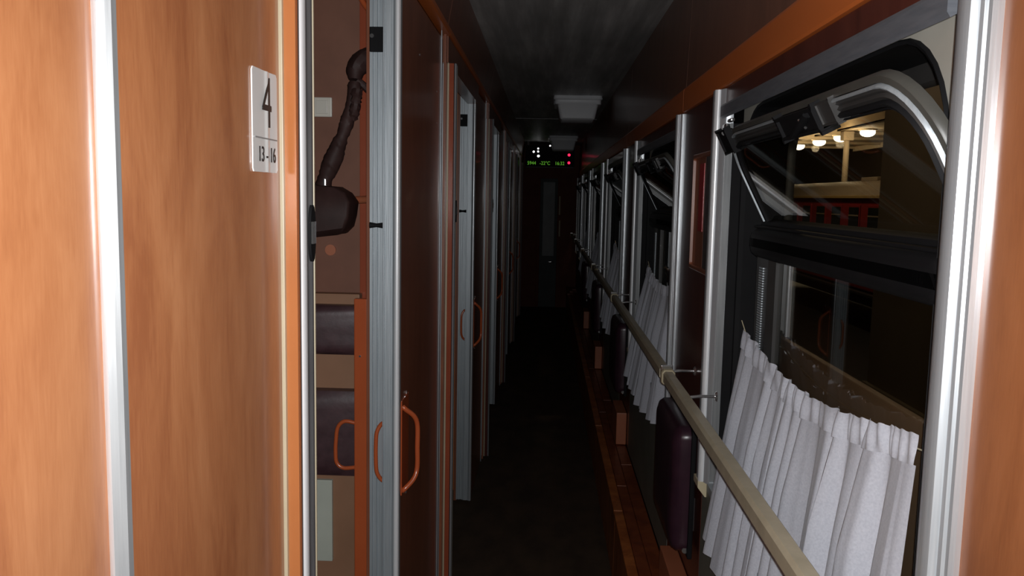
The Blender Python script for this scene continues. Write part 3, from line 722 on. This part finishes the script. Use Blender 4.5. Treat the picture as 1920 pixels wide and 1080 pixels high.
# ---- heater casing along the floor ------------------------------------------
bs = empty('baseboard_right', (BX, 0, 0), 'orange-brown wooden heater casing along the floor under the windows', kind='structure')
y = -.55; i = 0
while y < END - .05:
    y2 = min(y + 1.30, END - .02)
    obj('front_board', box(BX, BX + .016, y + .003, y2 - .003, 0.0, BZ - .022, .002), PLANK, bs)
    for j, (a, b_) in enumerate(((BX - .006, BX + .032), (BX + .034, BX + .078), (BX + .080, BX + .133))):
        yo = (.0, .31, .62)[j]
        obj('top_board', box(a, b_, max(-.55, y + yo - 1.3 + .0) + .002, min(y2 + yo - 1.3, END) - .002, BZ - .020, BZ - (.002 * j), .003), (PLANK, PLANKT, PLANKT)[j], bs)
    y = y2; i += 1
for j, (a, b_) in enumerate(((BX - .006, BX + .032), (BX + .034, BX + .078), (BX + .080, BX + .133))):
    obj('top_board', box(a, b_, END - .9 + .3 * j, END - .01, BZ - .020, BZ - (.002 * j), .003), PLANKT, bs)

# ---- folding seats on the pillars --------------------------------------------
def folding_seat(y0):
    t_ = empty('folding_seat', (XR, y0 + .2, H - .85))
    y1 = y0 + .40; z0, z1 = H - 1.01, H - .64
    def q(x, d): return [(x, *p) for p in rrect(y0 + d, y1 - d, z0 + d, z1 - d, .035, .035, 6)]
    bm = loft([q(XR - .026, .0), q(XR - .052, .0), q(XR - .066, .008), q(XR - .074, .025), q(XR - .078, .06)], False); bm.verts.ensure_lookup_table(); n_ = 28
    bm.faces.new([bm.verts[4 * n_ + i] for i in range(n_)])
    bm.faces.new([bm.verts[i] for i in range(n_)][::-1])
    obj('cushion', bm, SEATM, t_, True)
    obj('backing_board', box(XR - .026, XR - .012, y0 - .01, y1 + .01, z0 - .01, z1 + .01, .004), BLACK, t_)
    obj('mount', box(XR - .012, XR, y0 + .05, y1 - .05, z0 + .05, z0 + .15, .002), ALU_D, t_)
    for yy_ in (y0 + .02, y1 - .02):
        obj('hinge', tube([(XR - .03, yy_ - .015, z0 + .01), (XR - .03, yy_ + .015, z0 + .01)], .009, 10), CHROME, t_, True)
    return t_
for k in range(4):
    lab = ['plum folding seat tipped up on the first pillar under the handrail', 'folding seat tipped up on the second pillar, past the second window',
           'dim folding seat on the third pillar along the window wall', 'dark folding seat on the fourth pillar, farthest of the tipped-up seats'][k]
    tag(folding_seat(2.30 + cw(k)), lab, 'seat', 'folding seats on the pillars')
    b_ = obj('support_block', box(XR - .055, XR - .002, 2.34 + cw(k), 2.62 + cw(k), BZ, BZ + .17, .004), SALMON)
    tag(b_, ['salmon block on the heater casing below the nearest folding seat', 'salmon block on the heater casing below the second folding seat',
             'dim block on the heater casing below the third folding seat', 'dark block on the heater casing below the farthest folding seat'][k], 'block', 'blocks under the folding seats')

# ---- notice board on the first pillar ------------------------------------------
def notice(y0):
    t_ = empty('notice_board', (XR, y0, H))
    a, b_, z0, z1 = y0, y0 + .29, H - .205, H + .135
    fr = [[(x, *p) for p in rrect(a + d, b_ - d, z0 + d, z1 - d, .006, .006, 3)] for x, d in ((XR, 0), (XR - .010, .0), (XR - .012, .003), (XR - .012, .011), (XR - .004, .013), (XR, .013))]
    obj('frame', loft(fr), DARKW, t_)
    obj('sheet', box(XR - .004, XR - .001, a + .010, b_ - .17, z0 + .010, z1 - .010), PAPER, t_)
    obj('sheet', box(XR - .004, XR - .001, b_ - .168, b_ - .010, z0 + .010, z1 - .010), DARKW, t_)
    obj('red_strip', box(XR - .0055, XR - .004, b_ - .155, b_ - .085, z0 + .115, z1 - .03, .0005), REDP, t_)
    return t_
tag(notice(2.262), 'framed notice sheet with a red strip on the pillar beside the nearest window', 'notice board')

# ================================================================== ceiling lamps
def ceiling_lamp(x, y):
    t_ = empty('ceiling_lamp', (x, y, ZT))
    def sec(z, hx, ya, yb, r): return [(x + p[0], p[1], z) for p in rrect(-hx, hx, ya, yb, r, r, 4)]
    bm = loft([sec(ZT, .178, y, y + .39, .03), sec(ZT - .022, .182, y - .004, y + .394, .03), sec(ZT - .030, .176, y + .002, y + .388, .03)], False)
    obj('base', bm, LAMPW, t_, True)
    bm = loft([sec(ZT - .030, .172, y + .006, y + .384, .03), sec(ZT - .060, .172, y + .006, y + .380, .03), sec(ZT - .066, .150, y + .010, y + .376, .03), sec(ZT - .160, .130, y + .030, y + .352, .025), sec(ZT - .172, .120, y + .045, y + .34, .02)], False)
    bm.verts.ensure_lookup_table(); n_ = 20; bm.faces.new([bm.verts[4 * n_ + i] for i in range(n_)])
    obj('cover', bm, LAMPW, t_, True)
    return t_
tag(ceiling_lamp(.215, 6.25), 'unlit white ceiling lamp box nearest the camera', 'lamp', 'unlit ceiling lamps')
tag(ceiling_lamp(.19, 10.3), 'dim unlit ceiling lamp box just in front of the green display', 'lamp', 'unlit ceiling lamps')

# ================================================================== corridor end
we = empty('wall_end', (0, END, 0), 'dark end wall of the corridor', kind='structure')
obj('wall_panel', box(-.46, -.13, END, END + .04, 0, ZT, .002), ENDW, we)
obj('wall_panel', box(.20, .62, END, END + .04, 0, ZT, .002), ENDW, we)
obj('wall_panel', box(-.13, .20, END, END + .04, H + .27, ZT, .002), ENDW, we)
obj('wall_panel', box(-2.3, -.46, END, END + .04, 0, ZT, .002), ENDW, we)
obj('highlight_bar', tube([(.19, END - .03, 1.35), (.19, END - .03, 1.62)], .012, 10), BEIGE, we, True)  # beige bars stand in for slim tan highlights beside the door
obj('highlight_bar', tube([(.195, END - .03, 1.04), (.195, END - .03, 1.27)], .012, 10), BEIGE, we, True)
de = empty('door_end', (0, END, 0), 'grey door at the corridor end', kind='structure')
obj('door_frame', box(-.13, -.09, END - .02, END + .03, 0, H + .27, .004), ENDW, de)
obj('door_frame', box(.16, .20, END - .02, END + .03, 0, H + .27, .004), ENDW, de)
obj('door_leaf', box(-.09, .16, END + .02, END + .05, 0, H + .27, .003), ENDD, de)
obj('door_glass', box(-.05, .12, END + .008, END + .018, H - .85, H + .22, .004), GREYG, de)
obj('door_handle', tube(smooth_path([(.115, END + .02, H - .93), (.115, END - .02, H - .93), (.05, END - .025, H - .935)], 4), .009, 10), CHROME, de, True)

# information display hanging across the corridor
db = empty('information_display', (.03, 11.4, H + .56), 'long dark information display with dim green digits and red lights', 'display')
yD = 11.40
bm = bmesh.new(); pts = rrect(-.300, .365, H + .405, H + .70, .012, .03, 4)
A = [bm.verts.new((p[0], yD, p[1])) for p in pts]; B = [bm.verts.new((p[0] * 1.0, yD + .10, p[1])) for p in pts]
for i in range(len(pts)): bm.faces.new((A[i], A[(i + 1) % len(pts)], B[(i + 1) % len(pts)], B[i]))
bm.faces.new(A); bm.faces.new(B[::-1])
obj('case', bm, BLACK, db)
obj('bottom_rim', box(-.290, .355, yD - .012, yD, H + .400, H + .413, .002), DGREY, db)
obj('screen', box(-.275, .34, yD - .006, yD + .0, H + .42, H + .55, .002), BLACK, db)
for wx, wd in ((-.215, '5944'), (-.035, '-22°C'), (.165, '16:32')):
    text('lettering', wd, .066, LED_G, db, (wx, yD - .008, H + .458), (1, 0, 0), (0, 0, 1), .90)['kind'] = 'stuff'
for zz in (.470, .575):
    obj('red_light', disc((.29, yD - .006, H + zz), (0, -1, 0), .019, .006, 14, r2=.012), LED_R, db, True)
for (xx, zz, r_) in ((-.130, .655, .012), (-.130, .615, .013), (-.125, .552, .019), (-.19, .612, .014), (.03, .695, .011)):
    obj('glint_disc', disc((xx, yD - .0, H + zz), (0, -1, 0), r_, .008, 12, r2=r_ * .7), GLINT_W, db, True)  # reflected glints put in as small glowing discs
obj('hanger', box(-.28, -.25, yD + .03, yD + .07, H + .70, ZT, .002), DGREY, db)
obj('hanger', box(.31, .34, yD + .03, yD + .07, H + .70, ZT, .002), DGREY, db)

# ================================================================== outside the window: station at night
ASPH = noisy('wet_asphalt', [(0.3, (0.012, 0.011, 0.010)), (0.7, (0.03, 0.027, 0.024))], (1, 1, 1), 1.5, rough=0.6)
PLAST = noisy('khaki_plaster', [(0.3, (0.30, 0.235, 0.165)), (0.7, (0.37, 0.30, 0.21))], (1, 1, 1), .6, rough=0.8)
COFF = noisy('beige_canopy_paint', [(0.3, (0.62, 0.50, 0.34)), (0.7, (0.70, 0.57, 0.40))], rough=0.6)
REDC = noisy('red_carriage_paint', [(0.3, (0.34, 0.026, 0.026)), (0.7, (0.42, 0.036, 0.034))], (1, .2, 1), 3, rough=0.35)
ROOFC = noisy('cream_carriage_roof', [(0.3, (0.34, 0.27, 0.18)), (0.7, (0.42, 0.34, 0.24))], (1, .3, 1), 3, rough=0.5)
GOLD = noisy('gold_gutter_paint', [(0.3, (0.75, 0.50, 0.18)), (0.7, (0.85, 0.60, 0.25))], rough=0.35, metal=.2)
DWIN = noisy('dark_carriage_glass', [(0.3, (0.012, 0.013, 0.011)), (0.7, (0.03, 0.032, 0.026))], rough=0.1)
GZ = H - 2.8
g = obj('ground', box(.7, 40, -10, 130, GZ - .1, GZ), ASPH); tag(g, 'dark station yard asphalt', kind='structure')
sw = empty('station_wall', (19.5, 16, GZ), 'khaki plastered station wall behind the red carriage', 'wall', kind='structure')
obj('plaster', box(19.5, 19.8, 3, 120, GZ, H + 14), PLAST, sw)
obj('ledge', box(19.3, 19.5, 3, 120, H + 9.0, H + 9.3, .03), PLAST, sw)
# station building whose corner closes the view to the right
sb = empty('station_corner', (3.9, 4.5, GZ), 'khaki plastered station building close outside the nearest window', 'building', kind='structure')
obj('plaster', box(3.5, 4.4, 1.0, 8.95, GZ, H + 6), PLAST, sb)
obj('base_course', box(3.44, 3.5, 1.0, 8.97, GZ, GZ + .9, .02), PLAST, sb)
obj('coping', box(3.40, 4.45, .95, 9.05, H + 6, H + 6.15, .03), PLAST, sb)
# canopy with coffers and four round lamps, beyond the carriage
cn = empty('platform_canopy', (12.0, 36, GZ), 'lit beige platform canopy with deep coffers seen through the tilted vent', 'canopy')
CZ = H + 2.66
Ya, Yb = 28.4, 42.6
obj('deck', box(9.0, 15.4, Ya, Yb, CZ + 1.0, CZ + 1.2, .02), COFF, cn)
obj('fascia', box(15.2, 15.4, Ya, Yb, CZ - .1, CZ + 1.0, .02), COFF, cn)
obj('fascia', box(9.0, 9.2, Ya, Yb, CZ + .3, CZ + 1.0, .02), COFF, cn)
ly = [32.2, 35.1, 37.8, 40.8]
for yb in (33.55, 36.3, 39.15, Yb - .25):
    obj('beam', prism([(yb - .02, CZ + .02), (yb + .22, CZ + .02), (yb + .42, CZ + 1.0), (yb - .22, CZ + 1.0)], 9.2, 15.2, 'x'), COFF, cn)
obj('soffit', box(11.3, 15.2, Ya + .25, Yb - .25, CZ + .12, CZ + .2, .01), COFF, cn)
obj('coffer_back', box(11.3, 11.4, Ya + .2, Yb - .2, CZ + .12, CZ + 1.0, .01), COFF, cn)
for i, y in enumerate(ly):
    t_ = empty('canopy_lamp', (12.0, y, CZ))
    tag(t_, ['lit round lamp in the platform canopy, nearest of the row of four', 'second lit round canopy lamp from the near end of the row', 'third lit round canopy lamp from the near end of the row', 'fourth lit round canopy lamp, at the far end of the row'][i], 'lamp', 'round lamps under the platform canopy')
    obj('bezel', disc((12.0, y, CZ + .12), (0, 0, -1), .34, .06, 20, r2=.32), COFF, t_, True)
    bm = bmesh.new(); bmesh.ops.create_uvsphere(bm, u_segments=18, v_segments=10, radius=.28)
    for v in bm.verts: v.co = Vector((12.0 + v.co.x, y + v.co.y, CZ + .0 + v.co.z * .62))
    obj('bulb', bm, BULB, t_, True)
    lamp('canopy_light', 'POINT', (11.0, y, CZ - .45), 85, (1.0, 0.80, 0.50), .15)
for i, y in enumerate((33.2, 44.5)):
    c_ = empty('canopy_column', (11.6, y, GZ)); tag(c_, ['pale column under the canopy behind the carriage, the nearer of two', 'pale column under the canopy behind the carriage, the farther of two'][i], 'column', 'canopy columns')
    obj('shaft', disc((11.6, y, GZ), (0, 0, 1), .11, CZ + .12 - GZ, 18), PLAST, c_, True)
    obj('capital', box(11.4, 11.8, y - .2, y + .2, CZ - .25, CZ + .10, .03), PLAST, c_)
# red railway carriage with a cream roof
rc = empty('railway_carriage', (8.0, 22, GZ), 'red railway carriage with cream roof and gold gutter line outside the vent', 'carriage')
HC = H + .13; RX = 7.0; ya, yb = 12.3, 29.2
obj('body', box(RX, RX + 2.2, ya, yb, GZ + .9, HC + .02, .03), REDC, rc)
rp = [(RX - .03, HC + .02)] + [(RX - .03 + 2.26 * (k / 10), HC + .02 + .42 * math.sin(PI * k / 10) ** .55) for k in range(1, 10)] + [(RX + 2.23, HC + .02)]
obj('roof', prism(rp, ya - .05, yb + .05, 'y'), ROOFC, rc, True)
obj('gutter', box(RX - .06, RX + .0, ya - .05, yb + .05, HC - .02, HC + .045, .01), GOLD, rc)
for k in range(14):
    y = yb - .75 - k * 1.15
    f = obj('window', box(RX - .02, RX + .01, y - .36, y + .36, HC - .80, HC - .16, .02), REDC, rc)
    obj('pane', box(RX - .03, RX - .01, y - .30, y + .30, HC - .74, HC - .22, .005), DWIN, f)
    obj('divider_bar', box(RX - .035, RX - .025, y - .30, y + .30, HC - .42, HC - .39), ROOFC, f)
obj('underframe', box(RX + .1, RX + 2.1, ya + .2, yb - .2, GZ + .55, GZ + .9, .02), BLACK, rc)
for y in (ya + 1.1, ya + 2.6, yb - 2.6, yb - 1.1):
    obj('wheel', disc((RX + .2, y, GZ + .46), (1, 0, 0), .46, .12, 24), DGREY, rc, True)
obj('step_board', box(RX - .12, RX + .1, ya + .2, yb - .2, GZ + .80, GZ + .86, .01), DGREY, rc)
obj('antenna_box', box(RX + .7, RX + 1.1, 19.9, 20.9, HC + .40, HC + .50, .02), ROOFC, rc)
